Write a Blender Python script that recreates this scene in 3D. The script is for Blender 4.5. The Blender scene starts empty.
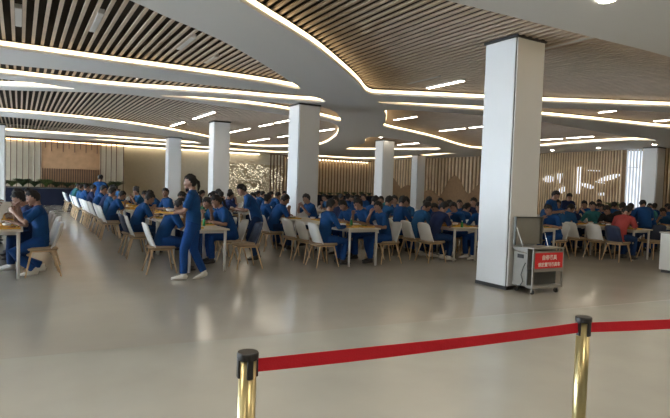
import bpy, bmesh, math, random
from mathutils import Vector as V, Matrix, noise
C = bpy.context.scene.collection
random.seed(7)
PI = math.pi

# ---------------------------------------------------------------- materials
def mat(name, col, rough=.5, metal=0, var=0, vscale=6, bump=0, bscale=40, spec=.5, emit=None, es=0, alpha=1):
    m = bpy.data.materials.new(name); m.use_nodes = True
    nt = m.node_tree; b = nt.nodes['Principled BSDF']
    b.inputs['Base Color'].default_value = (*col, 1)
    b.inputs['Roughness'].default_value = rough
    b.inputs['Metallic'].default_value = metal
    b.inputs['Specular IOR Level'].default_value = spec
    tc = nt.nodes.new('ShaderNodeTexCoord')
    if var:
        n = nt.nodes.new('ShaderNodeTexNoise'); n.inputs['Scale'].default_value = vscale
        n.inputs['Detail'].default_value = 4
        r = nt.nodes.new('ShaderNodeValToRGB')
        r.color_ramp.elements[0].position = .3; r.color_ramp.elements[1].position = .7
        r.color_ramp.elements[0].color = (*[c*(1-var) for c in col], 1)
        r.color_ramp.elements[1].color = (*[min(1, c*(1+var)) for c in col], 1)
        nt.links.new(tc.outputs['Object'], n.inputs['Vector'])
        nt.links.new(n.outputs['Fac'], r.inputs['Fac']); nt.links.new(r.outputs['Color'], b.inputs['Base Color'])
    if bump:
        n2 = nt.nodes.new('ShaderNodeTexNoise'); n2.inputs['Scale'].default_value = bscale
        bp = nt.nodes.new('ShaderNodeBump'); bp.inputs['Strength'].default_value = bump
        bp.inputs['Distance'].default_value = .01
        nt.links.new(tc.outputs['Object'], n2.inputs['Vector'])
        nt.links.new(n2.outputs['Fac'], bp.inputs['Height']); nt.links.new(bp.outputs['Normal'], b.inputs['Normal'])
    if emit:
        b.inputs['Emission Color'].default_value = (*emit, 1); b.inputs['Emission Strength'].default_value = es
    return m

def sparkle_mat(name, base, glow, scale, thr, es):
    # pierced screen, a swarm of small leaf shaped specks set glowing
    m = mat(name, base, .4, .3); nt = m.node_tree; b = nt.nodes['Principled BSDF']
    tc = nt.nodes.new('ShaderNodeTexCoord'); mp = nt.nodes.new('ShaderNodeMapping')
    mp.inputs['Scale'].default_value = (1, 1, 1.5); mp.inputs['Rotation'].default_value = (0, .6, 0)
    v = nt.nodes.new('ShaderNodeTexVoronoi'); v.inputs['Scale'].default_value = scale
    n = nt.nodes.new('ShaderNodeTexNoise'); n.inputs['Scale'].default_value = 1.1
    a = nt.nodes.new('ShaderNodeMath'); a.operation = 'MULTIPLY'; a.inputs[1].default_value = thr
    lt = nt.nodes.new('ShaderNodeMath'); lt.operation = 'LESS_THAN'
    ml = nt.nodes.new('ShaderNodeMath'); ml.operation = 'MULTIPLY'; ml.inputs[1].default_value = es
    nt.links.new(tc.outputs['Object'], mp.inputs['Vector']); nt.links.new(mp.outputs['Vector'], v.inputs['Vector'])
    nt.links.new(tc.outputs['Object'], n.inputs['Vector'])
    nt.links.new(n.outputs['Fac'], a.inputs[0]); nt.links.new(v.outputs['Distance'], lt.inputs[0])
    nt.links.new(a.outputs[0], lt.inputs[1]); nt.links.new(lt.outputs[0], ml.inputs[0])
    b.inputs['Emission Color'].default_value = (*glow, 1); nt.links.new(ml.outputs[0], b.inputs['Emission Strength'])
    return m

M = {}
M['floor'] = mat('floor_vinyl', (.45, .435, .39), .17, var=.05, vscale=1.2, spec=.5)
M['floor_near'] = mat('floor_vinyl_near', (.45, .455, .415), .24, var=.05, vscale=1.5, spec=.5)
M['seam'] = mat('floor_seam', (.26, .25, .22), .5)
M['soffit'] = mat('white_gypsum', (.72, .71, .69), .8)
M['slat'] = mat('beech_slat', (.54, .43, .33), .6, var=.08, vscale=3)
M['plenum'] = mat('dark_plenum', (.030, .024, .020), .95)
M['led'] = mat('cove_led', (.9, .9, .85), .5, emit=(1, .76, .44), es=2.4)
M['spot'] = mat('downlight_diffuser', (.9, .9, .85), .5, emit=(1, .86, .66), es=70)
M['wash'] = mat('wall_wash_led', (.9, .9, .85), .5, emit=(1, .84, .60), es=5)
M['lamp'] = mat('lamp_diffuser', (.9, .9, .9), .5, emit=(1, .90, .74), es=14)
M['bright_lamp'] = mat('bright_lamp_diffuser', (.9, .9, .9), .5, emit=(1, .86, .68), es=80)
M['lamp_off'] = mat('unlit_panel', (.62, .60, .58), .5)
M['col_white'] = mat('pillar_panel', (.61, .62, .62), .38, var=.02, vscale=2)
M['black'] = mat('black_metal', (.015, .015, .016), .45)
M['wall'] = mat('cream_wall', (.56, .50, .38), .8, var=.03)
M['wall_w'] = mat('white_wall', (.55, .54, .50), .8)
M['oak'] = mat('oak_panel', (.42, .24, .12), .6, var=.12, vscale=3)
M['brown'] = mat('brown_post', (.13, .075, .045), .5)
M['gold'] = mat('gold_slat', (.70, .54, .34), .5, 0, var=.1, vscale=2)
M['goldwall'] = mat('gold_backing', (.27, .18, .095), .6, var=.1)
M['mount'] = mat('mountain_relief', (.25, .15, .075), .55, var=.1)
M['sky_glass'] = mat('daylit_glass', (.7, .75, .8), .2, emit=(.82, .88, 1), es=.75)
M['spark1'] = sparkle_mat('pierced_screen', (.50, .42, .27), (1, .9, .68), 7.5, .60, 1.0)
M['planter'] = mat('navy_planter', (.010, .013, .028), .8, spec=.15)
M['leaf'] = mat('leaf', (.035, .06, .02), .6, var=.35, vscale=8)
M['leaf2'] = mat('leaf_light', (.09, .13, .035), .6, var=.35, vscale=8)
M['shell_w'] = mat('white_shell', (.72, .73, .72), .35)
M['shell_n'] = mat('navy_shell', (.022, .035, .075), .4)
M['cush'] = mat('tan_cushion', (.36, .27, .18), .8, bump=.2, bscale=200)
M['beech'] = mat('beech_leg', (.60, .42, .24), .5, var=.1, vscale=10)
M['tabletop'] = mat('pale_tabletop', (.60, .55, .46), .35, var=.03)
M['tableleg'] = mat('grey_steel_leg', (.55, .54, .51), .4)
M['skin'] = mat('skin', (.29, .165, .115), .55)
M['lip'] = mat('lip', (.25, .09, .07), .5)
M['eye'] = mat('eye_dark', (.02, .015, .012), .3)
M['hair'] = mat('black_hair', (.007, .006, .006), .75, bump=.5, bscale=60)
def cloth(n, c): return mat(n, c, .85, bump=.35, bscale=22, var=.1, vscale=7, spec=.2)
M['blue'] = cloth('royal_blue_cloth', (.008, .052, .17))
M['blue2'] = cloth('mid_blue_cloth', (.018, .085, .21))
M['navy'] = cloth('navy_cloth', (.012, .022, .07))
M['trouser'] = cloth('dark_blue_trouser', (.008, .030, .095))
M['trouser_b'] = cloth('royal_blue_trouser', (.009, .050, .19))
M['teal'] = cloth('teal_cloth', (.03, .14, .15))
M['red'] = cloth('brick_red_cloth', (.33, .055, .05))
M['maroon'] = cloth('maroon_cloth', (.13, .025, .03))
M['green'] = cloth('green_cloth', (.02, .095, .045))
M['black_c'] = cloth('black_cloth', (.014, .014, .016))
M['shoe_w'] = mat('white_shoe', (.62, .60, .55), .6)
M['shoe_d'] = mat('dark_shoe', (.02, .02, .022), .5)
M['paper'] = mat('white_paper', (.78, .80, .82), .7)
M['tray'] = mat('yellow_tray', (.62, .36, .05), .45)
M['bowl'] = mat('white_bowl', (.74, .72, .68), .3)
M['food'] = mat('stewed_food', (.30, .12, .04), .6, var=.6, vscale=30, bump=.6, bscale=60)
M['greenf'] = mat('green_food', (.09, .17, .04), .6, var=.5, vscale=30, bump=.6, bscale=60)
M['bottle'] = mat('green_bottle', (.05, .30, .10), .25)
M['steel'] = mat('brushed_steel', (.30, .29, .26), .4, .6, var=.06, vscale=3)
M['steel_d'] = mat('dark_steel', (.10, .105, .10), .4, .6)
M['chrome'] = mat('chrome', (.7, .7, .7), .15, 1)
M['rubber'] = mat('black_rubber', (.02, .02, .02), .6)
M['signred'] = mat('sign_red', (.60, .016, .020), .5)
M['signwhite'] = mat('sign_white', (.80, .76, .70), .6)
M['brass'] = mat('polished_brass', (.50, .42, .22), .3, 1, var=.05, vscale=4)
M['beltred'] = mat('red_belt', (.56, .003, .016), .75, bump=.15, bscale=150)

# ---------------------------------------------------------------- mesh helpers
def link(name, me, m, parent=None):
    o = bpy.data.objects.new(name, me); C.objects.link(o)
    if m is not None:
        ms = m if isinstance(m, (list, tuple)) else [m]
        for x in ms: me.materials.append(x)
    if parent is not None: o.parent = parent
    return o
def obj(name, bm, m, parent=None, smooth=False):
    bmesh.ops.recalc_face_normals(bm, faces=bm.faces)
    me = bpy.data.meshes.new(name); bm.to_mesh(me); bm.free()
    if smooth:
        for p in me.polygons: p.use_smooth = True
    return link(name, me, m, parent)
def tag(o, label, cat, group=None, kind=None):
    if label: o['label'] = label
    if cat: o['category'] = cat
    if group: o['group'] = group
    if kind: o['kind'] = kind
    return o
def thing(name, label, cat, loc=(0, 0, 0), rz=0, group=None):
    o = bpy.data.objects.new(name, None); C.objects.link(o)
    o.location = loc; o.rotation_euler = (0, 0, rz)
    return tag(o, label, cat, group)
def struct(name, bm, m):
    o = obj(name, bm, m); o['kind'] = 'structure'; return o
def box(bm, x0, x1, y0, y1, z0, z1, bev=0, mi=0):
    r = bmesh.ops.create_cube(bm, size=1)
    bmesh.ops.transform(bm, matrix=Matrix.Translation(((x0+x1)/2, (y0+y1)/2, (z0+z1)/2)) @ Matrix.Diagonal((abs(x1-x0), abs(y1-y0), abs(z1-z0), 1)), verts=r['verts'])
    fs = set(f for v in r['verts'] for f in v.link_faces)
    for f in fs: f.material_index = mi
    if bev:
        es = list(set(e for v in r['verts'] for e in v.link_edges))
        bmesh.ops.bevel(bm, geom=es, offset=bev, segments=2, affect='EDGES', profile=.5)
    return bm
def B(*a, **k): return box(bmesh.new(), *a, **k)
def ringpts(c, side, up, rx, ry, n):
    return [c + side*(rx*math.cos(2*PI*i/n)) + up*(ry*math.sin(2*PI*i/n)) for i in range(n)]
def tube(bm, pts, radii, n=10, side=None, mi=0):
    """closed loft through pts; radii are floats or (side radius, other radius)"""
    pts = [V(p) for p in pts]; rings = []
    sd = V(side) if side else None
    for i, p in enumerate(pts):
        t = (pts[min(i+1, len(pts)-1)] - pts[max(i-1, 0)])
        if t.length < 1e-6: t = V((0, 0, 1))
        t.normalize()
        if sd is None:
            s = t.orthogonal().normalized() if i == 0 else (ps - t*ps.dot(t)).normalized()
        else:
            s = (sd - t*sd.dot(t)); s = s.normalized() if s.length > 1e-3 else ps
        ps = s
        r = radii[i] if isinstance(radii, (list, tuple)) else radii
        rx, ry = r if isinstance(r, (list, tuple)) else (r, r)
        rings.append([bm.verts.new(q) for q in ringpts(p, s, t.cross(s), rx, ry, n)])
    for a, b in zip(rings, rings[1:]):
        for i in range(n):
            f = bm.faces.new((a[i], a[(i+1) % n], b[(i+1) % n], b[i])); f.material_index = mi
    for r in (rings[0], rings[-1]):
        f = bm.faces.new(r); f.material_index = mi
    return bm
def ball(bm, c, rx, ry, rz, u=12, v=8, mi=0, rot=None):
    r = bmesh.ops.create_uvsphere(bm, u_segments=u, v_segments=v, radius=1)
    m = Matrix.Translation(V(c)) @ (rot.to_4x4() if rot else Matrix()) @ Matrix.Diagonal((rx, ry, rz, 1))
    bmesh.ops.transform(bm, matrix=m, verts=r['verts'])
    for f in set(f for w in r['verts'] for f in w.link_faces): f.material_index = mi
    return r['verts']
def cyl(bm, c, r, z0, z1, n=20, r2=None, mi=0):
    return tube(bm, [(c[0], c[1], z0), (c[0], c[1], z1)], [r, r if r2 is None else r2], n, mi=mi)
def dup(root, loc, rz, label=None, group=None, scale=None):
    r = root.copy(); C.objects.link(r); r.location = loc; r.rotation_euler = (0, 0, rz)
    if scale: r.scale = scale
    if label: r['label'] = label
    if group: r['group'] = group
    for ch in list(root.children):
        c = ch.copy(); C.objects.link(c); c.parent = r
        for g in list(ch.children):
            d = g.copy(); C.objects.link(d); d.parent = c
    return r
def smooth_closed(pts, n=6):
    out = []; L = len(pts)
    for i in range(L):
        p0, p1, p2, p3 = [V(pts[(i+k-1) % L]) for k in range(4)]
        # sharp tips keep their corner
        for k in range(n):
            t = k/n
            out.append(.5*((2*p1) + (p2-p0)*t + (2*p0-5*p1+4*p2-p3)*t*t + (3*p1-p0-3*p2+p3)*t**3))
    return out

# ---------------------------------------------------------------- setting
X0, X1, Y0, Y1 = -13.0, 26.0, -9.0, 38.8
ZS, ZT, ZW = 3.80, 3.97, 4.7     # soffit underside, slat underside, plenum
def seamY(x): return 5.26 - .105*x
bm = bmesh.new()
vs = [bm.verts.new(p) for p in ((X0, seamY(X0), 0), (X1, seamY(X1), 0), (X1, Y1, 0), (X0, Y1, 0))]; bm.faces.new(vs)
struct('floor', bm, M['floor'])
bm = bmesh.new()
vs = [bm.verts.new(p) for p in ((X0, Y0, 0), (X1, Y0, 0), (X1, seamY(X1), 0), (X0, seamY(X0), 0))]; bm.faces.new(vs)
struct('floor', bm, M['floor_near'])
bm = bmesh.new()
vs = [bm.verts.new(p) for p in ((X0, seamY(X0)-.012, .002), (X1, seamY(X1)-.012, .002), (X1, seamY(X1)+.012, .002), (X0, seamY(X0)+.012, .002))]; bm.faces.new(vs)
struct('trim_1', bm, M['seam'])

HOLES = [
 [(-9,11.4),(-3,11.38),(.63,11.38),(1.68,11.38),(2.74,11.36),(3.9,11.36),(4.86,11.4),(5.68,11.49),(4.84,10.53),(3.77,9.41),(2.96,8.62),(2.32,8.11),(1.74,7.71),(1.17,7.28),(0,6.5),(-1.6,5.9),(-5,5.5),(-9,5.5)],
 [(-9,14.4),(-3,14.35),(-.39,14.34),(.74,14.34),(2.13,14.25),(3.35,13.9),(4.63,13.5),(5.94,13.25),(7.05,12.85),(6.6,12.35),(5.88,12.25),(4.31,12.44),(3.75,12.5),(3.0,12.56),(2.3,12.64),(1.6,12.73),(1.02,12.8),(.32,12.9),(-.36,12.98),(-3,13.1),(-9,13.1)],
 [(-9,18.0),(-6,17.9),(-3,17.2),(-1.4,16.7),(-.44,16.22),(.39,15.78),(1.2,15.32),(.55,15.1),(.0,15.02),(-.6,14.98),(-3,15.0),(-6,15.0),(-9,15.0)],
 [(-9,22.7),(-3,22.7),(-.62,22.7),(1.19,22.8),(3.47,23.35),(5.59,24.7),(6.57,25.6),(8.35,27.4),(9.8,29.8),(11.19,31.3),(12.71,31.2),(13.9,29.68),(14.5,26.84),(12.76,22.07),(10.77,18.3),(9.71,16.95),(8.85,16.45),(7.59,16.15),(6.43,15.9),(5.29,15.65),(4.08,15.42),(2.98,15.3),(2.04,15.45),(.83,16.1),(-.46,16.94),(-3,18.2),(-6,18.9),(-9,19.0)],
 [(3.2,14.85),(4.15,14.9),(4.89,14.88),(5.97,14.9),(7.1,15.15),(8.55,15.7),(9.59,16.2),(8.6,14.7),(7.9,13.95),(7.36,13.7),(6.48,13.8),(5.61,13.98),(4.78,14.2),(4.0,14.42)],
 [(-9,32.3),(-3,32.2),(1.68,32.1),(4.81,32.2),(7.34,32.3),(9.25,31.7),(7.9,29.9),(6.42,28.2),(3.93,26.2),(1.29,24.75),(-.67,24.5),(-3,24.5),(-9,24.5)],
 [(3.2,34.5),(4.72,35.2),(7.5,35.5),(9.28,35.9),(10.98,36.1),(12.76,36.3),(14.65,36.2),(16.11,35.9),(16.6,34.6),(15.5,33.3),(14.48,32.9),(13.1,33.3),(11.77,33.4),(10.08,33.3),(7.58,33.4),(4.8,33.6)],
 [(2.39,6.52),(2.86,6.89),(3.49,7.36),(4.29,8.01),(5.48,9.13),(6.34,9.99),(7.25,10.95),(7.75,10.86),(8.89,10.28),(9.78,9.88),(11.36,9.1),(14.09,7.60),(16.2,6.4),(16.6,5.7),(15.4,5.2),(12,4.92),(9.01,4.90),(8.23,4.90),(7.31,4.93),(6.44,4.95),(5.27,4.97),(4.34,5.0),(3.0,5.03),(2.0,5.15),(1.5,5.5),(1.8,6.05)],
 [(8.14,11.82),(8.95,11.86),(10.02,11.53),(11.23,11.18),(13.38,10.75),(15.25,10.42),(16.84,10.22),(18.8,9.9),(21.2,9.3),(21.6,8.4),(20,7.2),(17.2,7.0),(15.1,8.0),(13.64,8.72),(12.63,9.27),(12.03,9.7),(10.65,10.52),(9.63,11.05)],
 [(9.2,12.85),(9.9,13.9),(10.85,15.25),(11.75,16.55),(13.97,17.6),(16.38,18.85),(19.2,20.6),(21.3,21.5),(22.15,20.5),(22.15,18.2),(21.75,16.0),(21.6,14.3),(21.75,13.1),(22.1,12.33),(20.53,12.3),(18.37,12.15),(16.4,11.9),(14.22,11.6),(11.93,11.85),(10.4,12.25)],
 [(17.3,28.3),(18.67,27.25),(19.52,26.1),(20.7,23.95),(19.4,22.4),(17.43,21.3),(15.5,20.35),(13.84,20.01),(13.8,20.9),(15.39,23.5),(16.4,26.3)],
 [(18.3,37.4),(20.91,37.6),(23.4,37.4),(24.6,36.3),(24.9,33.71),(24.3,29.5),(23.3,25.2),(22.6,26.6),(22.8,31.0),(22.0,34.4),(20.4,35.3),(18.6,35.5)],
]
HNAME = ['nearest opening at upper left', 'thin slot behind the nearest left opening', 'thin crescent slot at far left edge',
 'large middle left opening around two pillars', 'short slot behind the second pillar top', 'far left opening above oak screen',
 'long slot near the cream back wall', 'largest opening around the big near pillar', 'slot just beyond the big pillar opening',
 'wide middle right opening', 'small opening behind the centre pillar', 'curved slot following the far corner walls']
SM = [smooth_closed(h, 5) for h in HOLES]
cu = bpy.data.curves.new('soffit_curve', 'CURVE'); cu.dimensions = '2D'; cu.fill_mode = 'BOTH'; cu.extrude = .07
def spl(pts):
    s = cu.splines.new('POLY'); s.points.add(len(pts)-1)
    for q, p in zip(s.points, pts): q.co = (p[0], p[1], 0, 1)
    s.use_cyclic_u = True
spl([(X0, Y0), (X1, Y0), (X1, Y1), (X0, Y1)])
for s in SM: spl(s)
to = bpy.data.objects.new('tmp', cu); C.objects.link(to)
dg = bpy.context.evaluated_depsgraph_get(); dg.update()
me = bpy.data.meshes.new_from_object(to.evaluated_get(dg)); bpy.data.objects.remove(to)
me.name = 'ceiling'
me.materials.clear()
so = link('ceiling', me, M['soffit']); so.location = (0, 0, ZS+.07); so['kind'] = 'structure'
# slatted layer above the soffit
bm = bmesh.new(); x = X0-.005
while x < X1:
    box(bm, x-.025, x+.025, Y0, Y1, ZT, ZT+.032); x += .15
struct('ceiling', bm, M['slat'])
struct('ceiling', B(X0, X1, Y0, Y1, ZW, ZW+.1), M['plenum'])
# coves
for h, nm in zip(SM, HNAME):
    L = len(h); bm = bmesh.new(); a = []
    cx = sum(p[0] for p in h)/L; cy = sum(p[1] for p in h)/L
    area = sum(h[i][0]*h[(i+1) % L][1]-h[(i+1) % L][0]*h[i][1] for i in range(L))
    sg = 1 if area > 0 else -1
    for i in range(L):
        t = (V(h[(i+1) % L])-V(h[i-1])).normalized(); nrm = V((-t.y, t.x))*sg
        p = V(h[i])
        q = p+nrm*.012; q2 = p+nrm*.002
        a.append([bm.verts.new(w) for w in ((q2.x, q2.y, ZS+.058), (q.x, q.y, ZS+.058), (q.x, q.y, ZS+.120), (q2.x, q2.y, ZS+.120))])
    for i in range(L):
        b, c = a[i], a[(i+1) % L]
        for k in range(4): bm.faces.new((b[k], c[k], c[(k+1) % 4], b[(k+1) % 4]))
    tag(obj('cove_light', bm, M['led']), 'warm cove light strip around the '+nm+' of the ceiling', 'light', 'cove lights')

# walls
def wall_open(name, m, axis, at, th, lo, hi, z1, openings):
    """solid wall with rectangular openings (a0,a1,z0,z1)"""
    bm = bmesh.new(); cuts = sorted(openings); p = lo
    def put(a0, a1, z0, zz):
        if a1-a0 < 1e-4 or zz-z0 < 1e-4: return
        if axis == 'x': box(bm, at, at+th, a0, a1, z0, zz)
        else: box(bm, a0, a1, at, at+th, z0, zz)
    for (a0, a1, z0, zz) in cuts:
        put(p, a0, 0, z1); put(a0, a1, 0, z0); put(a0, a1, zz, z1); p = a1
    put(p, hi, 0, z1)
    return struct(name, bm, m)
WH = ZW+.1
winL = [(y, y+3.6, .25, 3.6) for y in (6.6, 10.8, 15, 19.2, 23.4, 27.6, 31.8)]
wall_open('wall_left', M['wall_w'], 'x', X0-.2, .2, Y0, Y1, WH, winL)
winB = []
wall_open('wall_front', M['wall_w'], 'y', Y0-.2, .2, X0, X1, WH, winB)
struct('wall_back', B(X0, X1, Y1, Y1+.2, 0, WH), M['wall'])
wn = 1
for (y0, y1, z0, z1) in winL:
    bm = bmesh.new(); w = .05
    for yy in (y0, (y0+y1)/2-.03, y1-w): box(bm, X0-.14, X0-.06, yy, yy+w, z0, z1)
    for zz in (z0, 2.6, z1-w): box(bm, X0-.13, X0-.07, y0, y1, zz, zz+w)
    struct('window_%d' % wn, bm, M['black']); wn += 1
# right wall: backing behind gold slats, one daylit window, glowing patches for reflected daylight
XR = 26.0
struct('wall_right', B(XR, XR+.2, Y0, Y1, 0, WH), M['goldwall'])
bm = bmesh.new(); y = 12.0
while y < 38.6:
    if not (14.95 < y < 15.9): box(bm, XR-.19, XR-.12, y, y+(.055 if y < 21.5 else .13), 0, ZS)
    y += .155 if y < 21.5 else .34
struct('trim_2', bm, M['gold'])
def glow_pane(pts, n, x=XR-.012):
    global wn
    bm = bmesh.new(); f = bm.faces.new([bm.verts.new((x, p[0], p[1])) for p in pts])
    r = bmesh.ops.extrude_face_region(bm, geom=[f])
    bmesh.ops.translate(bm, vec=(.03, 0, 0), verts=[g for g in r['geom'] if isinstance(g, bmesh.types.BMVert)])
    struct('window_%d' % wn, bm, M['sky_glass']); wn += 1  # the real window and the reflected-light patches share this name
def ell(cy, cz, ry, rz, lo=0, hi=2*PI, n=18, rot=0):
    out = []
    for i in range(n):
        a = lo+(hi-lo)*i/(n-1 if hi-lo < 6 else n)
        u, w = ry*math.cos(a), rz*math.sin(a)
        out.append((cy+u*math.cos(rot)-w*math.sin(rot), cz+u*math.sin(rot)+w*math.cos(rot)))
    return out
glow_pane(ell(20.4, 2.33, .36, .2), 18); glow_pane([(19.75, 2.1), (19.55, 2.1), (19.5, 2.65), (19.9, 2.65)], 4)  # flashes of reflected daylight put in as glowing panes, no openings
glow_pane([(18.65, 1.55), (18.35, 1.55), (18.3, 3.0), (18.6, 3.0)], 4)
glow_pane(ell(19.5, 1.72, .3, .16, rot=-.5), 18); glow_pane(ell(17.95, 1.98, .38, .12, rot=.25), 18)
glow_pane(ell(16.75, 2.42, .6, .13, rot=-.25), 18); glow_pane([(18.0, 2.78), (17.3, 2.74), (17.3, 2.80), (18.0, 2.83)], 4); glow_pane([(17.6, 2.2), (16.9, 2.1), (16.9, 2.14), (17.6, 2.26)], 4); glow_pane([(17.3, 1.5), (16.95, 1.5), (17.0, 1.66), (17.3, 1.62)], 4)
glow_pane([(14.98, .9), (15.85, .9), (15.85, 3.72), (14.98, 3.72)], 4)
bm = bmesh.new()
for yy in (14.98, 15.12, 15.28, 15.44, 15.60, 15.76): box(bm, XR-.16, XR-.04, yy, yy+.04, 0, ZS)
for zz in (.88, 2.9): box(bm, XR-.1, XR-.04, 15.12, 15.85, zz, zz+.06)
struct('trim_3', bm, M['shell_w'])
# mountain shaped panels standing before the slats at the far end
def mountain(label, y0, y1, peaks, zb=0):
    bm = bmesh.new(); pts = [(y0, zb)]
    n = 24
    for i in range(n+1):
        t = i/n; yy = y0+(y1-y0)*t
        z = max(h*math.exp(-((t-c)/w)**2) for c, w, h in peaks)
        pts.append((yy, zb+z))
    pts.append((y1, zb))
    f = bm.faces.new([bm.verts.new((XR-.215, p[0], p[1])) for p in pts])
    r = bmesh.ops.extrude_face_region(bm, geom=[f])
    bmesh.ops.translate(bm, vec=(.02, 0, 0), verts=[g for g in r['geom'] if isinstance(g, bmesh.types.BMVert)])
    tag(obj('mountain_relief', bm, M['mount']), label, 'wall panel', 'mountain panels')
mountain('brown mountain shaped panel on gold slats, between the two centre pillars', 31.6, 37.2, [(.7, .4, 2.5), (.25, .35, 1.8)])
mountain('brown mountain shaped panel on gold slats, left of the big near pillar', 23.2, 31.3, [(.58, .18, 2.55), (.25, .2, 2.1), (.9, .2, 1.5), (.4, .6, 1.3)])

# oak and post screen in front of the back wall (far left)
YS = 36.0
t = thing('screen_wall', 'tall far left screen of thin brown posts around a lit oak panel', 'screen', (2.4, YS, 0))
def rel(bm, o): 
    for v in bm.verts: v.co -= V(o)
    return bm
o3 = (2.4, YS, 0)
obj('backing', rel(B(-6.0, 1.1, YS+.10, YS+.16, 0, 3.72), o3), M['wall'], t)
obj('backing', rel(B(4.25, 5.66, YS+.10, YS+.16, 0, 3.72), o3), M['wall'], t)
obj('oak_panel', rel(B(1.1, 4.25, YS+.04, YS+.12, 0, 3.72), o3), M['oak'], t)
obj('head_rail', rel(B(-6.0, 5.72, YS-.08, YS+.16, 3.68, 3.78), o3), M['brown'], t)
for xx in (-.75, -.45, -.15, .15, .45, .75, 1.05, 4.3, 4.6, 4.9, 5.2, 5.62):
    obj('post', rel(B(xx-.022, xx+.022, YS-.03, YS+.03, 0, 3.7), o3), M['brown'], t)
for i in range(10):
    xx = 1.3+i*.31
    obj('short_post', rel(B(xx-.02, xx+.02, YS-.02, YS+.03, 3.05 if i % 2 else 3.25, 3.7), o3), M['brown'], t)
bm = bmesh.new(); xx = 1.14
while xx < 4.2:
    box(bm, xx, xx+.045, YS-.02, YS+.03, 0, 2.05); xx += .125
obj('fluted_dado', rel(bm, o3), M['brown'], t)
bm = B(-6, 5.6, YS+.03, YS+.06, 3.62, 3.66)
obj('light_strip', rel(bm, o3), mat('screen_led', (.9, .8, .6), emit=(1, .68, .36), es=5), t)
# cream back wall wash and sparkling pierced panels
tag(obj('wall_washer', B(5.8, 15.8, Y1-.22, Y1-.16, ZS-.05, ZS-.01), M['wash']), 'slim warm wall washer light strip above the cream back wall', 'light')
tag(obj('pierced_screen', B(13.1, 18.0, Y1-.10, Y1, .5, 3.0), M['spark1']), 'cream pierced screen glittering on back wall, left of the second pillar', 'screen', 'pierced screens')
tag(obj('pierced_screen', B(21.9, 25.6, Y1-.10, Y1, .6, 2.7), M['spark1']), 'glittering pierced screen behind gold posts, right of the second pillar', 'screen', 'pierced screens')
t = thing('slat_partition', 'brown slatted partition by the back wall, just left of second pillar', 'screen', (16.8, 37.0, 0))
for k in range(7):
    xx = 16.05+k*.26-16.8
    obj('slat', B(xx-.035, xx+.035, -.04, .04, 0, 3.7), M['brown'], t)
obj('head_rail', B(-.8, .9, -.05, .05, 3.7, 3.78), M['brown'], t)
t = thing('slat_partition', 'long gold slatted partition glowing at the back wall, right of second pillar', 'screen', (21.8, 38.3, 0))
for k in range(28):
    xx = 17.9+k*.285-21.8
    obj('slat', B(xx-.05, xx+.05, -.05, .05, 0, 3.66), M['gold'], t)
obj('head_rail', B(-4.0, 4.0, -.07, .07, 3.66, 3.78), M['brown'], t)
obj('backing', B(-4.0, 4.0, .30, .36, 0, 3.7), M['goldwall'], t)
tag(obj('wall_washer', B(17.9, 25.7, 38.38, 38.43, 3.58, 3.64), M['wash']), 'warm light strip behind the top of the gold slatted partition', 'light')
tag(obj('wood_cabinet', B(17.3, 18.6, 35.9, 36.4, 0, 1.35, bev=.02), M['gold']), 'small gold wooden cabinet below brown slats left of second pillar', 'cabinet')

# pillars
W = .67
def pillar(x, y, z, label):
    t = thing('pillar', label, 'pillar', (x, y, 0))
    g = .026
    obj('shaft', B(.03, W-.03, .03, W-.03, 0, z), M['black'], t)
    # four cladding panels with open dark joints at the corners
    for (a0, a1, b0, b1) in ((0, .02, g, W-g), (W-.02, W, g, W-g), (g, W-g, 0, .02), (g, W-g, W-.02, W)):
        obj('cladding_panel', B(a0, a1, b0, b1, .06, z-.05, bev=.004), M['col_white'], t)
    obj('plinth', B(.004, W-.004, .004, W-.004, 0, .055), M['black'], t)
    obj('top_collar', B(-.012, W+.012, -.012, W+.012, z-.045, z-.002), M['black'], t)
PX, PY, SX, SY = 6.603, 5.88, 8.152, 7.498
pillar(PX, PY, 3.985, 'big near white pillar with dark joints, behind the steel cart')
pillar(PX, PY+SY, ZS, 'second white pillar, left of picture centre, above the seated diners')
pillar(PX, PY+2*SY, ZT, 'third white pillar along the left line, right of the walking woman')
pillar(PX, PY+3*SY, ZS, 'farthest narrow pillar of the left line, behind the walking woman')
pillar(PX+SX, PY+2*SY, ZS, 'centre white pillar between second pillar and big near pillar')
pillar(PX+2*SX, PY+3*SY, ZS, 'distant thin pillar in the far corner by the mountain panels')
pillar(25.05, 13.88, ZS, 'white pillar against the right gold slat wall')
pillar(-1.22, PY+2*SY+7.2, ZS, 'pillar cut off at left edge of the picture')

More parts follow.
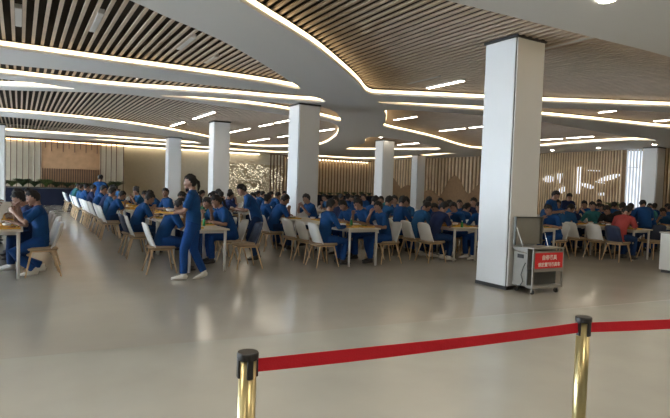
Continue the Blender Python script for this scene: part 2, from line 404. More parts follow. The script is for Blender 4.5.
# linear ceiling lamps, in lines along the slats
def lamp(x, y0, y1, label, on=True, w=.11):
    if not on:
        k = round((x-(X0+.07))/.15); x = X0+.07+.15*k; w = .092
    t = thing('linear_lamp' if on else 'ceiling_panel', label, 'light' if on else 'ceiling panel', (x, (y0+y1)/2, ZT-.03 if on else ZT+.004), 0, 'linear ceiling lamps' if on else 'unlit ceiling panels')
    h = (y1-y0)/2
    obj('housing', B(-w/2, w/2, -h, h, 0, .06), M['lamp_off'], t)
    obj('diffuser', B(-w/2+.008, w/2-.008, -h+.01, h-.01, -.008, .0), M['lamp'] if on else M['lamp_off'], t)
lines = [(5.75, 'in the line nearest the left', [(18.2, 19.4), (19.55, 20.75), (22.2, 24.3)]),
 (8.67, 'in the second line from the left', [(18.3, 19.6), (19.95, 21.25), (22.4, 23.6), (23.8, 25.0)]),
 (11.4, 'in the line beside the second pillar', [(14.3, 15.5), (19.75, 21.0), (24.25, 25.4), (26.6, 28.1), (28.3, 29.6)]),
 (8.37, 'in the big pillar opening', [(8.9, 10.1)]),
 (14.9, 'in the line right of centre', [(14.6, 15.4), (15.65, 17.1), (20.45, 21.4)]),
 (18.1, 'behind the centre pillar', [(22.4, 24.2)]),
 (14.62, 'short one in the slot right of the big pillar', [(9.33, 9.85)]),
 (17.5, 'at the right edge of the picture', [(9.2, 9.86)]),
 (20.5, 'in the line by the right wall', [(14.0, 15.25), (15.5, 16.6)])]
ORD = 'first second third fourth fifth sixth seventh eighth ninth tenth eleventh twelfth thirteenth fourteenth fifteenth sixteenth seventeenth eighteenth nineteenth'.split()
ORD += ['twentieth'] + ['twenty-'+q for q in ORD[:9]] + ['thirtieth'] + ['thirty-'+q for q in ORD[:9]]
for x, d, ys in lines:
    for k, (a, b) in enumerate(ys):
        lamp(x, a, b, 'lit linear ceiling lamp %s%s' % (d, ', %s nearest' % ORD[k] if len(ys) > 1 else ''))
lamp(7.72, 9.0, 10.1, 'unlit grey ceiling panel beside the lit lamp left of big pillar', False)
lamp(7.6, 5.2, 6.3, 'unlit grey ceiling panel touching the top of the big pillar', False, .14)
for x, a, b, d in ((-.05, 9.2, 10.3, 'at upper left corner'), (1.03, 8.7, 9.9, 'second from the upper left corner'), (2.46, 9.2, 10.2, 'third from the left, over the slats'), (3.2, 10.3, 11.0, 'rightmost in the upper left opening')):
    lamp(x, a, b, 'unlit grey ceiling panel '+d, False, .12)
for (x, y, d) in ((24.3, 18.95, 'left'), (24.2, 16.24, 'middle'), (23.9, 13.4, 'right')):
    tag(obj('downlight', rel(tube(bmesh.new(), [(x, y, ZS-.012), (x, y, ZS+.01)], .07, 16), (0, 0, 0)), M['spot']), 'tiny round downlight in soffit by right wall, %s of three' % d, 'light', 'downlights')
tag(obj('ceiling_lamp', tube(bmesh.new(), [(5.82, 3.9, ZS-.02), (5.82, 3.9, ZS+.01)], .09, 20), M['lamp']), 'round lamp in plain soffit at the top edge of picture', 'light')

for i, (x, y) in enumerate(((2.2, 2.6), (7.6, 2.2), (11.5, 2.4), (-2.2, 2.4), (1.5, -1.2), (5.6, -1.2), (9.6, -1.4), (-2.5, -1.6), (13.5, -1.5), (-6, 1.5), (16.5, 1.8))):  # unseen lamps added to brighten the near floor, soffit and pillar faces
    tag(obj('ceiling_lamp', tube(bmesh.new(), [(x, y, ZS-.02), (x, y, ZS+.01)], .16, 20), M['bright_lamp']), 'round ceiling lamp over the floor behind the red belt, outside the picture', 'light', 'round lamps outside the picture')
# planters with plants (far left)
def plant(x, y, z, h, w, n, label, sp, m):
    bm = bmesh.new(); w *= 1.0
    for i in range(n):
        a = random.uniform(0, 2*PI); L = h*random.uniform(.6, 1); r = w*random.uniform(.4, 1)
        d = V((math.cos(a), math.sin(a), 0)); s = V((-d.y, d.x, 0))*random.uniform(.03, .07)
        prev = None
        for k in range(5):
            t = k/4; p = d*(r*t**1.3) + V((0, 0, L*(t-.35*t*t*t))); ww = math.sin(PI*(.12+.86*t))
            q = [bm.verts.new(p-s*ww), bm.verts.new(p+V((0, 0, -.006))), bm.verts.new(p+s*ww)]
            if prev:
                bm.faces.new((prev[0], prev[1], q[1], q[0])); bm.faces.new((prev[1], prev[2], q[2], q[1]))
            prev = q
    o = obj(sp, bm, m); o.location = (x, y, z); tag(o, label, 'plant', 'plants in the navy planters'); return o
pl_x = [-1.6, -.75, -.35, .15, .7, 1.25, 1.75, 2.3, 2.85, 3.35, 3.9, 4.35, 4.8]
tt = thing('planter', 'long navy planter trough before the oak screen at far left', 'planter', (1.6, 33.4, 0))
obj('trough', B(-3.8, 3.4, -.25, .25, 0, .96, bev=.01), M['planter'], tt)
obj('soil', B(-3.75, 3.35, -.2, .2, .96, .975), M['brown'], tt)
obj('rim', B(-3.83, 3.43, -.28, .28, .90, .95), M['steel_d'], tt)
for i, x in enumerate(pl_x):
    big = i in (3, 12, 5)
    plant(x, 33.4, .97, .70 if big else random.uniform(.42, .55), .55 if big else .50, 170 if big else 130,
          '%s leafy plant in the navy planter, %s from the left' % ('tall' if big else 'low', ORD[i]), 'potted_plant', M['leaf2'] if i % 3 == 2 else M['leaf'])
tt = thing('planter', 'dark planter box before the gold slat partition, right of second pillar', 'planter', (21.2, 34.6, 0))
obj('trough', B(-3.2, 3.2, -.25, .25, 0, .85, bev=.01), M['planter'], tt)
for i in range(9):
    plant(18.4+i*.7, 34.6, .85, random.uniform(.3, .5), .35, 50, 'low dark plant in planter right of second pillar, %s from the left' % ORD[i], 'potted_plant', M['leaf'])
plant(24.2, 15.3, .75, .75, .5, 80, 'yellow green plant standing by the daylit window right', 'potted_plant', M['leaf2'])
tag(obj('plant_stand', B(23.95, 24.45, 15.05, 15.55, 0, .76, bev=.01), M['planter']), 'dark plant stand under the yellow green plant near right pillar', 'stand')

# ---------------------------------------------------------------- chairs
def make_chair(shell, name):
    t = thing('dining_chair', name, 'chair')
    # faces +X ; seat centre at origin
    bm = bmesh.new(); n = 7
    bmesh.ops.create_cube(bm, size=1); bmesh.ops.transform(bm, matrix=Matrix.Translation((0, 0, .435)) @ Matrix.Diagonal((.44, .43, .05, 1)), verts=bm.verts)
    bmesh.ops.bevel(bm, geom=[e for e in bm.edges], offset=.022, segments=3, affect='EDGES')
    obj('seat', bm, M['cush'], t, True)
    # back shell: curved plate, rounded top corners, leaning back
    bm = bmesh.new(); rows = []
    for i in range(9):
        u = i/8; z = .44+.40*u; x = -.17-.09*u-.05*math.sin(PI*u*.5)
        hw = .205*(1-.06*u)
        if u > .8: hw -= .045*((u-.8)/.2)**2
        rows.append([bm.verts.new((x+.05*((k/6*2-1)**2), (k/6*2-1)*hw, z+(-.012*((k/6*2-1)**4) if u > .9 else 0))) for k in range(7)])
    for a, b in zip(rows, rows[1:]):
        for k in range(6): bm.faces.new((a[k], a[k+1], b[k+1], b[k]))
    bmesh.ops.recalc_face_normals(bm, faces=bm.faces)
    bmesh.ops.solidify(bm, geom=bm.faces[:], thickness=.018)
    obj('backrest', bm, shell, t, True)
    bm = bmesh.new(); box(bm, -.17, .17, -.16, .16, .385, .41); obj('seat_frame', bm, M['beech'], t)
    for sx in (1, -1):
        for sy in (1, -1):
            bm = tube(bmesh.new(), [(sx*.15, sy*.15, .40), (sx*(.235 if sx > 0 else .255), sy*.215, 0)], [(.019, .016), (.011, .010)], 8)
            obj('leg', bm, M['beech'], t, True)
    return t
chW = make_chair(M['shell_w'], 'x'); chN = make_chair(M['shell_n'], 'x')

# ---------------------------------------------------------------- table
TL, TW = 1.24, .74
def make_table():
    t = thing('dining_table', 'x', 'table')
    obj('tabletop', B(-TW/2, TW/2, 0, TL, .715, .745, bev=.008), M['tabletop'], t)
    obj('apron', B(-TW/2+.07, TW/2-.07, .07, TL-.07, .665, .715), M['tableleg'], t)
    for sx in (-1, 1):
        for y in (.07, TL-.07):
            bm = bmesh.new(); cyl(bm, (sx*(TW/2-.06), y), .022, 0, .715, 12, .026); obj('leg', bm, M['tableleg'], t, True)
    return t
tab0 = make_table()

# ---------------------------------------------------------------- people
def remesh(bm, vox, sm=4, name='m'):
    bmesh.ops.recalc_face_normals(bm, faces=bm.faces)
    me = bpy.data.meshes.new(name); bm.to_mesh(me); bm.free()
    o = bpy.data.objects.new('tmp', me); C.objects.link(o)
    r = o.modifiers.new('r', 'REMESH'); r.mode = 'VOXEL'; r.voxel_size = vox
    s = o.modifiers.new('s', 'SMOOTH'); s.iterations = sm; s.factor = .5
    dg = bpy.context.evaluated_depsgraph_get(); dg.update()
    m2 = bpy.data.meshes.new_from_object(o.evaluated_get(dg)); bpy.data.objects.remove(o)
    for p in m2.polygons: p.use_smooth = True
    m2.materials.clear()
    return m2
def ik(a, b, l1, l2, pole):
    a, b, pole = V(a), V(b), V(pole)
    d = b-a; L = min(d.length, (l1+l2)*.995); dn = d.normalized()
    x = (l1*l1-l2*l2+L*L)/(2*L); h = math.sqrt(max(0, l1*l1-x*x))
    p = pole-dn*pole.dot(dn); p.normalize()
    return a+dn*x+p*h, a+dn*L
def hand(bm, wr, el, palm_n, curl=.5, side=1, s=1.0):
    """palm, four unequal bent fingers and a thumb from the side of the palm"""
    d = (wr-el).normalized(); n = V(palm_n); n = (n-d*n.dot(d)).normalized(); w = d.cross(n)*side
    pc = wr+d*.085*s
    tube(bm, [wr-d*.02, wr+d*.02*s, wr+d*.06*s, pc+d*.005], [(.026, .020), (.030*s, .017*s), (.040*s, .015*s), (.038*s, .011*s)], 8, side=w)
    for i, (off, ln) in enumerate(((-.029, .072), (-.010, .082), (.010, .076), (.028, .058))):
        p = pc+w*off*s; a = curl*.6; pts = [p-d*.015]
        q = p; dirv = d
        for seg in (.42, .32, .26):
            a2 = a; dirv = (d*math.cos(a2)+n*math.sin(a2)).normalized(); q = q+dirv*ln*seg*s; pts.append(q); a += curl*.75
        tube(bm, pts, [.0085*s, .0085*s, .0078*s, .006*s], 6, side=w)
    tb = wr+d*.03*s-w*.025*s
    d2 = (d*.6-w*.7+n*.35).normalized(); d3 = (d*.85-w*.2+n*.5).normalized()
    tube(bm, [tb, tb+d2*.035*s, tb+d2*.035*s+d3*.028*s, tb+d2*.035*s+d3*.05*s], [.013*s, .011*s, .0095*s, .007*s], 6)

def figure(P, hair='short'):
    """P: pose. returns meshes: body, hair, shirt, trousers, shoes (list). Faces +X, origin on the floor below the pelvis"""
    S = lambda p: V(p)
    pel = V(P['pel']); lean = P.get('lean', .2); side = V((0, 1, 0)); tw = P.get('twist', 0)
    up = V((math.sin(lean), 0, math.cos(lean)))
    up2 = V((math.sin(lean+P.get('round', .2)), 0, math.cos(lean+P.get('round', .2))))
    waist = pel+up*.17; chest = waist+up*.02+up2*.17; neckb = chest+up2*.145
    sdir = V((-math.sin(tw), math.cos(tw), 0))
    shz = neckb-up2*.045
    sh = {1: shz+sdir*.175, -1: shz-sdir*.175}
    hp = P.get('hpitch', .4); hy = P.get('hyaw', 0)
    nk = (up2*.6+V((0, 0, 1))*.6+V((math.sin(hp)*.5, 0, 0))).normalized()
    nt = neckb+nk*.075
    hf = V((math.cos(hp)*math.cos(hy), math.cos(hp)*math.sin(hy), -math.sin(hp)))
    hs = V((-math.sin(hy), math.cos(hy), 0)); hu = hf.cross(hs).normalized()
    hc = nt+hu*.085+hf*.022
    hips = {s: pel+V((0, s*.09, -.02)) for s in (1, -1)}
    arms = {}; legs = {}
    for s in (1, -1):
        el, wr = ik(sh[s], P['wr'][s], .27, .245, P.get('epole', {}).get(s, (-.6, s*.7, -.6)))
        arms[s] = (sh[s], el, wr)
        kn, an = ik(hips[s], P['an'][s], .42, .40, P.get('kpole', {}).get(s, (1, s*.1, .5)))
        legs[s] = (hips[s], kn, an)
    fem = hair != 'short'
    def torso(bm, g):
        tube(bm, [pel-up*.09, pel, waist, chest, shz-up2*.01, neckb+up2*.01], [(.13+g, .085+g), (.155+g, .105+g), (.132+g, .095+g), (.155+g, .108+g), (.135+g, .08+g), (.06+g*.6, .055+g*.6)], 14, side=sdir)
        tube(bm, [sh[1]+sdir*.01-V((0, 0, .01)), shz+V((0, 0, .012)), sh[-1]-sdir*.01-V((0, 0, .01))], [.050+g, .062+g, .050+g], 10)
    def arm(bm, s, g, frac=1.0, full=True):
        a, e, w = arms[s]
        if not full:
            tube(bm, [a-(e-a)*.05, a.lerp(e, .45), a.lerp(e, frac)], [.052+g, .05+g, .05+g], 10); return
        tube(bm, [a, a.lerp(e, .4), e, e.lerp(w, .3), w], [.048+g, .046+g, .037+g, .038+g, .026+g], 10)
    def leg(bm, s, g, low=True):
        a, k, n = legs[s]
        tube(bm, [a-(k-a)*.08, a.lerp(k, .35), k, k.lerp(n, .35), n], [.085+g, .080+g, .056+g, .055+g, .036+g], 12)
    # body
    bm = bmesh.new(); torso(bm, 0)
    for s in (1, -1):
        arm(bm, s, 0); leg(bm, s, 0)
    tube(bm, [neckb-nk*.04, nt, nt+nk*.05], [.056, .050, .050], 10)
    R = Matrix((hf, hs, hu)).transposed()
    def hl(x, y, z): return hc+hf*x+hs*y+hu*z
    vs = ball(bm, hc, .092, .074, .112, 20, 16, rot=R)
    for v in vs:
        l = R.transposed() @ (v.co-hc)
        if l.z < -.02:
            k = min(1, (-.02-l.z)/.09); l.y *= 1-.28*k; l.x += .012*k if l.x > 0 else .03*k
        if l.x > .05 and abs(l.z) < .02: l.x -= .004
        v.co = hc+R @ l
    tube(bm, [hl(.080, 0, .014), hl(.096, 0, -.012), hl(.108, 0, -.026), hl(.086, 0, -.034)], [.008, .011, .015, .010], 8)   # nose
    ball(bm, hl(.074, 0, -.092), .024, .026, .018, 8, 6)     # chin
    for s in (1, -1):
        ball(bm, hl(-.006, s*.076, -.004), .018, .010, .030, 8, 6, rot=R)   # ears
        ball(bm, hl(.066, s*.034, -.022), .02, .022, .02, 8, 6)
    body = remesh(bm, .011, 2, 'person')
    bm = bmesh.new(); bm.from_mesh(body)
    for s in (1, -1):
        a, e, w = arms[s]
        hand(bm, w, e, P.get('palm', {}).get(s, (0, 0, -1)), P.get('curl', .6), s)
        ball(bm, hl(.080, s*.030, .010), .010, .013, .006, 8, 6, 1, R)      # eyes
        tube(bm, [hl(.088, s*.014, .024), hl(.086, s*.032, .029), hl(.074, s*.048, .024)], [.003, .004, .002], 5, mi=1)   # brows
    tube(bm, [hl(.080, -.022, -.060), hl(.092, 0, -.058), hl(.080, .022, -.060)], [.003, .007, .003], 6, mi=2)  # mouth
    for f in bm.faces: f.smooth = True
    bm.to_mesh(body); bm.free()
    for k in ('skin', 'eye', 'lip'): body.materials.append(M[k])
    # hair
    bm = bmesh.new(); vs = ball(bm, hl(-.008, 0, .014), .102, .087, .116, 26, 20, rot=R)
    kill = []
    for v in vs:
        l = R.transposed() @ (v.co-hc); nz = noise.noise(l*45)*.008
        if l.x > .030 and l.z < .048+nz*1.5: kill.append(v)
        elif l.x > .005 and l.z < .012+nz: kill.append(v)
        elif l.x > -.02 and l.z < -.025+nz: kill.append(v)
        elif l.z < (-.070 if not fem else -.085)+nz: kill.append(v)
        else: v.co += (v.co-hc).normalized()*noise.noise(l*30)*.012
    bmesh.ops.delete(bm, geom=kill, context='VERTS')
    bmesh.ops.recalc_face_normals(bm, faces=bm.faces)
    bmesh.ops.solidify(bm, geom=bm.faces[:], thickness=.012)
    if hair == 'pony':
        ball(bm, hl(-.100, 0, .012), .022, .022, .022, 8, 6)
        tube(bm, [hl(-.10, 0, .012), hl(-.125, 0, -.015), hl(-.125, 0, -.09), hl(-.10, 0, -.18)], [.018, .026, .024, .006], 8)
    if hair == 'bun': ball(bm, hl(-.095, 0, .055), .04, .04, .04, 10, 8)
    bmesh.ops.recalc_face_normals(bm, faces=bm.faces)
    hm = bpy.data.meshes.new('hair'); bm.to_mesh(hm); bm.free()
    for p in hm.polygons: p.use_smooth = True
    # shirt
    bm = bmesh.new(); torso(bm, .016)
    if P.get('skirt', True):
        tube(bm, [pel-up*.12, pel-up*.02, waist], [(.165, .118), (.172, .125), (.155, .118)], 14, side=sdir)
    for s in (1, -1):
        if P.get('sleeve', 'short') == 'short': arm(bm, s, .012, .85, False)
        else:
            a, e, w = arms[s]
            tube(bm, [a, a.lerp(e, .5), e, e.lerp(w, .5), e.lerp(w, .93)], [.062, .058, .05, .046, .038], 10)
    shirt = remesh(bm, .016, 3, 'shirt')
    # collar
    bm = bmesh.new(); bm.from_mesh(shirt)
    bmesh.ops.create_circle
    tube(bm, [neckb-nk*.012, neckb+nk*.022], [.070, .064], 14)
    for f in bm.faces: f.smooth = True
    bm.to_mesh(shirt); bm.free()
    bm = bmesh.new()
    tube(bm, [pel-up*.10, pel, pel+up*.07], [(.15, .105), (.166, .118), (.15, .112)], 14, side=sdir)
    for s in (1, -1):
        a, k, n = legs[s]
        tube(bm, [a-(k-a)*.08, a.lerp(k, .35), k, k.lerp(n, .4), n+V((0, 0, .02))], [.102, .096, .074, .068, .062], 12)
    trousers = remesh(bm, .018, 3, 'trousers')
    shoes = []
    for s in (1, -1):
        a, k, n = legs[s]; ft = V(P.get('toe', {}).get(s, (1, s*.12, 0))).normalized()
        pit = V((0, 0, 1)) if abs(ft.z) < .2 else V((-ft.z, 0, ft.x)).normalized()
        bm = bmesh.new(); b = V((n.x, n.y, n.z-.045))
        tube(bm, [b-ft*.065, b-ft*.03+V((0, 0, .012)), b+ft*.05+V((0, 0, .004)), b+ft*.12-V((0, 0, .008)), b+ft*.185-V((0, 0, .016))], [(.030, .028), (.040, .042), (.044, .036), (.046, .028), (.026, .016)], 10, side=V((-ft.y, ft.x, 0)))
        tube(bm, [b-ft*.02, n+V((0, 0, .03))], [.042, .046], 10)
        sm = bpy.data.meshes.new('shoe')
        bmesh.ops.recalc_face_normals(bm, faces=bm.faces)
        bm.to_mesh(sm); bm.free()
        for p in sm.polygons: p.use_smooth = True
        shoes.append(sm)
    return dict(body=body, hair=hm, shirt=shirt, trousers=trousers, shoes=shoes, P=P, wr={s: arms[s][2] for s in (1, -1)}, hc=hc, chest=chest)

SA = {1: (.40, .12, .10), -1: (.36, -.13, .10)}
POSES = {
 'eating': dict(pel=(0, 0, .56), lean=.26, round=.26, hpitch=.50, wr={1: (.40, .14, .79), -1: (.36, -.08, .93)}, an=SA, sleeve='short'),
 'hand to mouth': dict(pel=(0, 0, .56), lean=.16, round=.2, hpitch=.32, wr={1: (.40, .15, .80), -1: (.36, -.06, 1.03)}, palm={-1: (-1, 0, .3)}, an={1: (.42, .10, .10), -1: (.30, -.10, .10)}),
 'upright': dict(pel=(0, 0, .56), lean=.08, round=.12, hpitch=.25, hyaw=.25, wr={1: (.38, .17, .79), -1: (.38, -.17, .79)}, an=SA, sleeve='long'),
 'looking down': dict(pel=(0, 0, .56), lean=.20, round=.34, hpitch=.72, wr={1: (.40, .10, .80), -1: (.40, -.10, .80)}, an={1: (.30, .12, .10), -1: (.38, -.11, .10)}),
 'turned': dict(pel=(0, 0, .56), lean=.15, round=.15, twist=.25, hpitch=.15, hyaw=.75, wr={1: (.36, .2, .80), -1: (.42, -.10, .80)}, an=SA),
 'holding a bowl': dict(pel=(0, 0, .56), lean=.20, round=.22, hpitch=.38, wr={1: (.38, .09, .96), -1: (.40, -.07, .99)}, palm={1: (0, -1, .2), -1: (0, 1, .2)}, an={1: (.34, .1, .10), -1: (.42, -.14, .10)}, sleeve='short'),
}
POSES['bowl at chin'] = dict(pel=(0, 0, .56), lean=-.02, round=.16, hpitch=.40, wr={1: (.36, .08, .98), -1: (.30, -.05, 1.06)}, palm={1: (-.3, -1, .2), -1: (-.5, .6, -.2)}, an={1: (.10, .1, .10), -1: (-.02, -.12, .12)}, sleeve='short')
FIG = {}
for k, p in POSES.items(): FIG[(k, 0)] = figure(p, 'short')
FIG[('eating', 1)] = figure(POSES['eating'], 'pony'); FIG[('upright', 1)] = figure(POSES['upright'], 'bun')

_mesh_cache = {}
def with_mat(me, m):
    key = (me.name, m.name)
    if key not in _mesh_cache:
        c = me.copy() if me.name in _mesh_cache else me
        _mesh_cache[me.name] = 1
        c.materials.clear(); c.materials.append(m); _mesh_cache[key] = c
    return _mesh_cache[key]
def person(fig, loc, rz, label, shirt, trousers='trouser', shoes='shoe_d', group=None, sc=1.0, badge=False):
    b = bpy.data.objects.new('person', fig['body']); C.objects.link(b)
    b.location = loc; b.rotation_euler = (0, 0, rz); b.scale = (sc,)*3
    tag(b, label, 'person', group)
    def ch(n, me, m):
        o = bpy.data.objects.new(n, with_mat(me, M[m])); C.objects.link(o); o.parent = b; return o
    ch('hair', fig['hair'], 'hair'); ch('shirt', fig['shirt'], shirt); ch('trousers', fig['trousers'], trousers)
    for s in fig['shoes']: ch('shoe', s, shoes)
    if badge:
        c = fig['chest']; bmx = B(-.003, .003, -.045, .045, -.03, .03)
        o = obj('badge', bmx, M['paper'], b); o.location = (c.x+.140, .06, c.z-.04); o.rotation_euler = (0, fig['P'].get('lean', 0)+.15, 0)
    return b

# ---------------------------------------------------------------- table ware
def tray_bm():
    bm = bmesh.new(); w, l = .14, .19
    box(bm, -w, w, -l, l, 0, .006)
    for a in ((-w, -w+.012, -l, l), (w-.012, w, -l, l), (-w, w, -l, -l+.012), (-w, w, l-.012, l)): box(bm, *a, .004, .024)
    for a in ((-.004, .004, -l, l), (-w, w, -.03, -.022)): box(bm, *a, .004, .018)
    return bm
tray0 = tag(obj('food_tray', tray_bm(), M['tray']), 'x', 'tray')
def lathe(prof, n=18):
    bm = bmesh.new(); rings = []
    for r, z in prof: rings.append([bm.verts.new((r*math.cos(2*PI*i/n), r*math.sin(2*PI*i/n), z)) for i in range(n)])
    for a, b in zip(rings, rings[1:]):
        for i in range(n): bm.faces.new((a[i], a[(i+1) % n], b[(i+1) % n], b[i]))
    bm.faces.new(rings[0]); bm.faces.new(rings[-1])
    return bm
bowl0 = tag(obj('bowl', lathe([(.028, 0), (.032, .008), (.055, .03), (.066, .058), (.063, .058), (.05, .032), (.028, .014)]), M['bowl'], None, True), 'x', 'bowl')
bot0 = thing('drink_bottle', 'x', 'bottle')
obj('bottle_body', lathe([(.03, 0), (.032, .01), (.032, .12), (.024, .15), (.013, .17), (.013, .19)]), M['bottle'], bot0, True)
obj('cap', lathe([(.015, .185), (.015, .205)]), M['bowl'], bot0, True)
def food_bm(seed):
    random.seed(seed); bm = bmesh.new()
    for i in range(16):
        ball(bm, (random.uniform(-.045, .045), random.uniform(-.06, .06), random.uniform(.006, .022)), random.uniform(.014, .026), random.uniform(.014, .026), random.uniform(.008, .014), 6, 5)
    return bm
food0 = tag(obj('cooked_food', food_bm(3), M['food'], None, True), 'x', 'food', None, 'stuff')
food1 = tag(obj('cooked_food', food_bm(4), M['greenf'], None, True), 'x', 'food', None, 'stuff')

# ---------------------------------------------------------------- seating plan
ROWS = [  # name, centre x, first y, label words
 ('Z', -.32, 9.25, 'left edge row'),
 ('A', 2.80, 9.00, 'row behind walking woman'),
 ('B', 5.80, 8.70, 'row below second pillar'),
 ('C', 8.35, 8.55, 'row left of big pillar'),
 ('D', 10.25, 8.0, 'row behind big pillar'),
 ('E', 12.90, 7.35, 'row right of steel cart'),
 ('F', 15.30, 7.5, 'row at right edge'),
 ('G', 17.80, 7.5, 'row second from right wall'),
 ('H', 20.30, 7.5, 'row along right wall'),
]
# diners and chairs that show between the others; the ones wholly hidden are left out
diners = dict(
 ZL=(2, 3, 4, 5, 6, 7, 8, 9, 10, 11, 12, 13, 14, 15), ZR=(0, 1, 3, 4, 5),
 AL=(0, 4, 7, 8, 10, 12, 13, 15, 17, 19, 20, 24, 26), AR=(1, 2, 3, 4, 5, 6, 8, 9, 10, 12, 13, 14, 15, 16, 17, 18, 20, 21, 22),
 BL=(0, 4, 5, 6, 7, 8, 9, 10, 11, 12, 13, 14, 15, 16, 18, 19, 20, 21, 22), BR=(0, 1, 2, 3, 4, 7, 8, 12, 13, 14, 16, 17, 18, 19, 20, 21, 22),
 CL=(0, 1, 2, 3, 5, 9, 10, 11, 12, 13, 14, 18, 19), CR=(0, 1, 2, 5, 6, 12, 13, 14, 15, 16, 17, 18, 19),
 DL=(4, 5, 6, 7, 8, 9, 10, 12, 16, 17, 18, 19, 20, 21, 24), DR=(0, 3, 4, 5, 8, 10, 11, 12, 13, 15, 17, 19, 20, 23),
 EL=(0, 3, 4, 5, 9, 10, 11, 12, 13, 14, 16, 17, 23, 25), ER=(1, 2, 3, 4, 5, 8, 11, 12, 13, 14, 15, 16, 17, 18, 19),
 FL=(1, 2, 6, 8, 9, 10, 11, 14, 15, 17, 18, 20, 21, 22), FR=(1, 2, 4, 5, 9, 11, 12, 13, 14, 15, 17, 18, 19, 21, 22, 24, 25),
 GL=(2, 3, 4, 5, 6, 7, 12, 13, 16, 21, 24, 25), GR=(3, 5, 7, 13, 14, 17, 18, 19, 23, 25),
 HL=(5, 6, 7, 9, 16, 17, 18, 19, 21, 22), HR=(6, 7, 8, 9, 10, 11, 16, 17, 18, 21, 22))
empty_chairs = dict(ZL=(0, 1), ZR=(2,), AL=(3, 6, 9, 11, 14, 16, 18, 21, 23, 25, 27), AR=(0, 7), BL=(1, 2, 17), BR=(5, 6, 9, 10, 11), CL=(4, 6, 7, 8, 17), CR=(3, 4, 7, 9),
 DL=(2, 3, 11), DR=(2, 6), EL=(1, 2, 6), ER=(0, 6), FL=(3,), FR=(0, 3), GL=(), GR=(), HL=(), HR=())
cols = ['blue']*9+['blue2']*4+['navy']*2+['teal']
cw = {'blue': 'royal blue', 'blue2': 'mid blue', 'navy': 'navy', 'teal': 'teal', 'green': 'green', 'red': 'brick red', 'maroon': 'maroon', 'black_c': 'black'}
FORCE = {  # seat key -> (state, pose, shirt, chair)
 'ZR0': ('p', ('bowl at chin', 0), 'blue', 'w'), 'ZR1': ('p', ('eating', 0), 'navy', 'w'), 'ZR2': ('e', 'w'), 'ZR3': ('p', ('eating', 1), 'maroon', 'w'), 'ZR4': ('p', ('eating', 0), 'maroon', 'w'), 'ZR5': ('p', ('upright', 0), 'black_c', 'w'),
 'ZL0': ('e', 'w'), 'ZL1': ('e', 'w'), 'ZL3': ('p', ('upright', 0), 'maroon', 'w'), 'ZL4': ('p', ('eating', 0), 'maroon', 'w'), 'ZL5': ('p', ('upright', 1), 'black_c', 'w'),
 'AL0': ('p', ('eating', 0), 'blue', 'w'), 'AL1': ('e',), 'AL3': ('e', 'w'), 'AL4': ('p', ('eating', 0), 'blue', 'n'), 'AL6': ('e', 'w'), 'AL7': ('p', ('eating', 0), 'blue', 'w'), 'AL8': ('p', ('upright', 0), 'blue2', 'w'), 'AL9': ('e', 'w'), 'AL10': ('p', ('eating', 0), 'navy', 'w'), 'AL11': ('e', 'w'), 'AL14': ('e', 'w'), 'AL16': ('e', 'w'), 'AL18': ('e', 'w'), 'AL27': ('e', 'w'), 'AR3': ('p', ('eating', 0), 'green', 'w'),
 'AR0': ('e', 'n'), 'AR1': ('p', ('eating', 1), 'blue', 'w'), 'AR2': ('p', ('eating', 1), 'blue2', 'w'),
 'BL0': ('p', ('upright', 0), 'blue', 'w'), 'BL1': ('e', 'w'), 'BL2': ('e', 'w'), 'BL3': ('e', 'w'), 'BL4': ('p', ('eating', 0), 'blue', 'w'),
 'BR0': ('p', ('hand to mouth', 0), 'blue', 'w'), 'BR1': ('p', ('eating', 0), 'blue', 'w'), 'BR2': ('p', ('looking down', 0), 'blue', 'w'), 'BR3': ('p', ('upright', 0), 'navy', 'w'),
 'CL0': ('p', ('eating', 0), 'navy', 'w'), 'CL1': ('p', ('looking down', 0), 'blue2', 'w'), 'CL2': ('p', ('upright', 0), 'blue', 'w'),
 'CR0': ('p', ('upright', 0), 'blue', 'w'), 'CR1': ('p', ('eating', 0), 'blue', 'w'), 'CR2': ('p', ('looking down', 0), 'blue', 'w'),
 'EL0': ('p', ('eating', 0), 'red', 'n'), 'EL1': ('e', 'w'), 'EL2': ('e', 'w'), 'EL3': ('p', ('looking down', 0), 'blue2', 'w'),
 'ER0': ('e',), 'ER1': ('p', ('eating', 0), 'navy', 'w'), 'ER2': ('p', ('looking down', 0), 'black_c', 'w'), 'ER3': ('p', ('upright', 0), 'teal', 'w'),
 'ER4': ('p', ('eating', 0), 'navy', 'w'), 'ER5': ('p', ('upright', 1), 'blue', 'w'), 'FL0': None, 'FL1': ('p', ('eating', 0), 'blue', 'w'), 'FL2': ('p', ('upright', 0), 'black_c', 'w'),
 'DL0': None, 'DR0': ('p', ('eating', 0), 'blue', 'w'), 'DR1': None, 'DR2': ('e', 'w'), 'CR3': ('e', 'w'), 'FL3': ('e', 'w'), 'FL4': None, 'ER6': ('e', 'w'), 'FR0': ('p', ('upright', 0), 'blue', 'w'), 'FR1': ('p', ('eating', 0), 'blue2', 'w'),
}
random.seed(21)
tabn = 0
def chair_at(kind, x, y, rz, label):
    dup(chN if kind == 'n' else chW, (x, y, 0), rz, label, 'dining chairs')
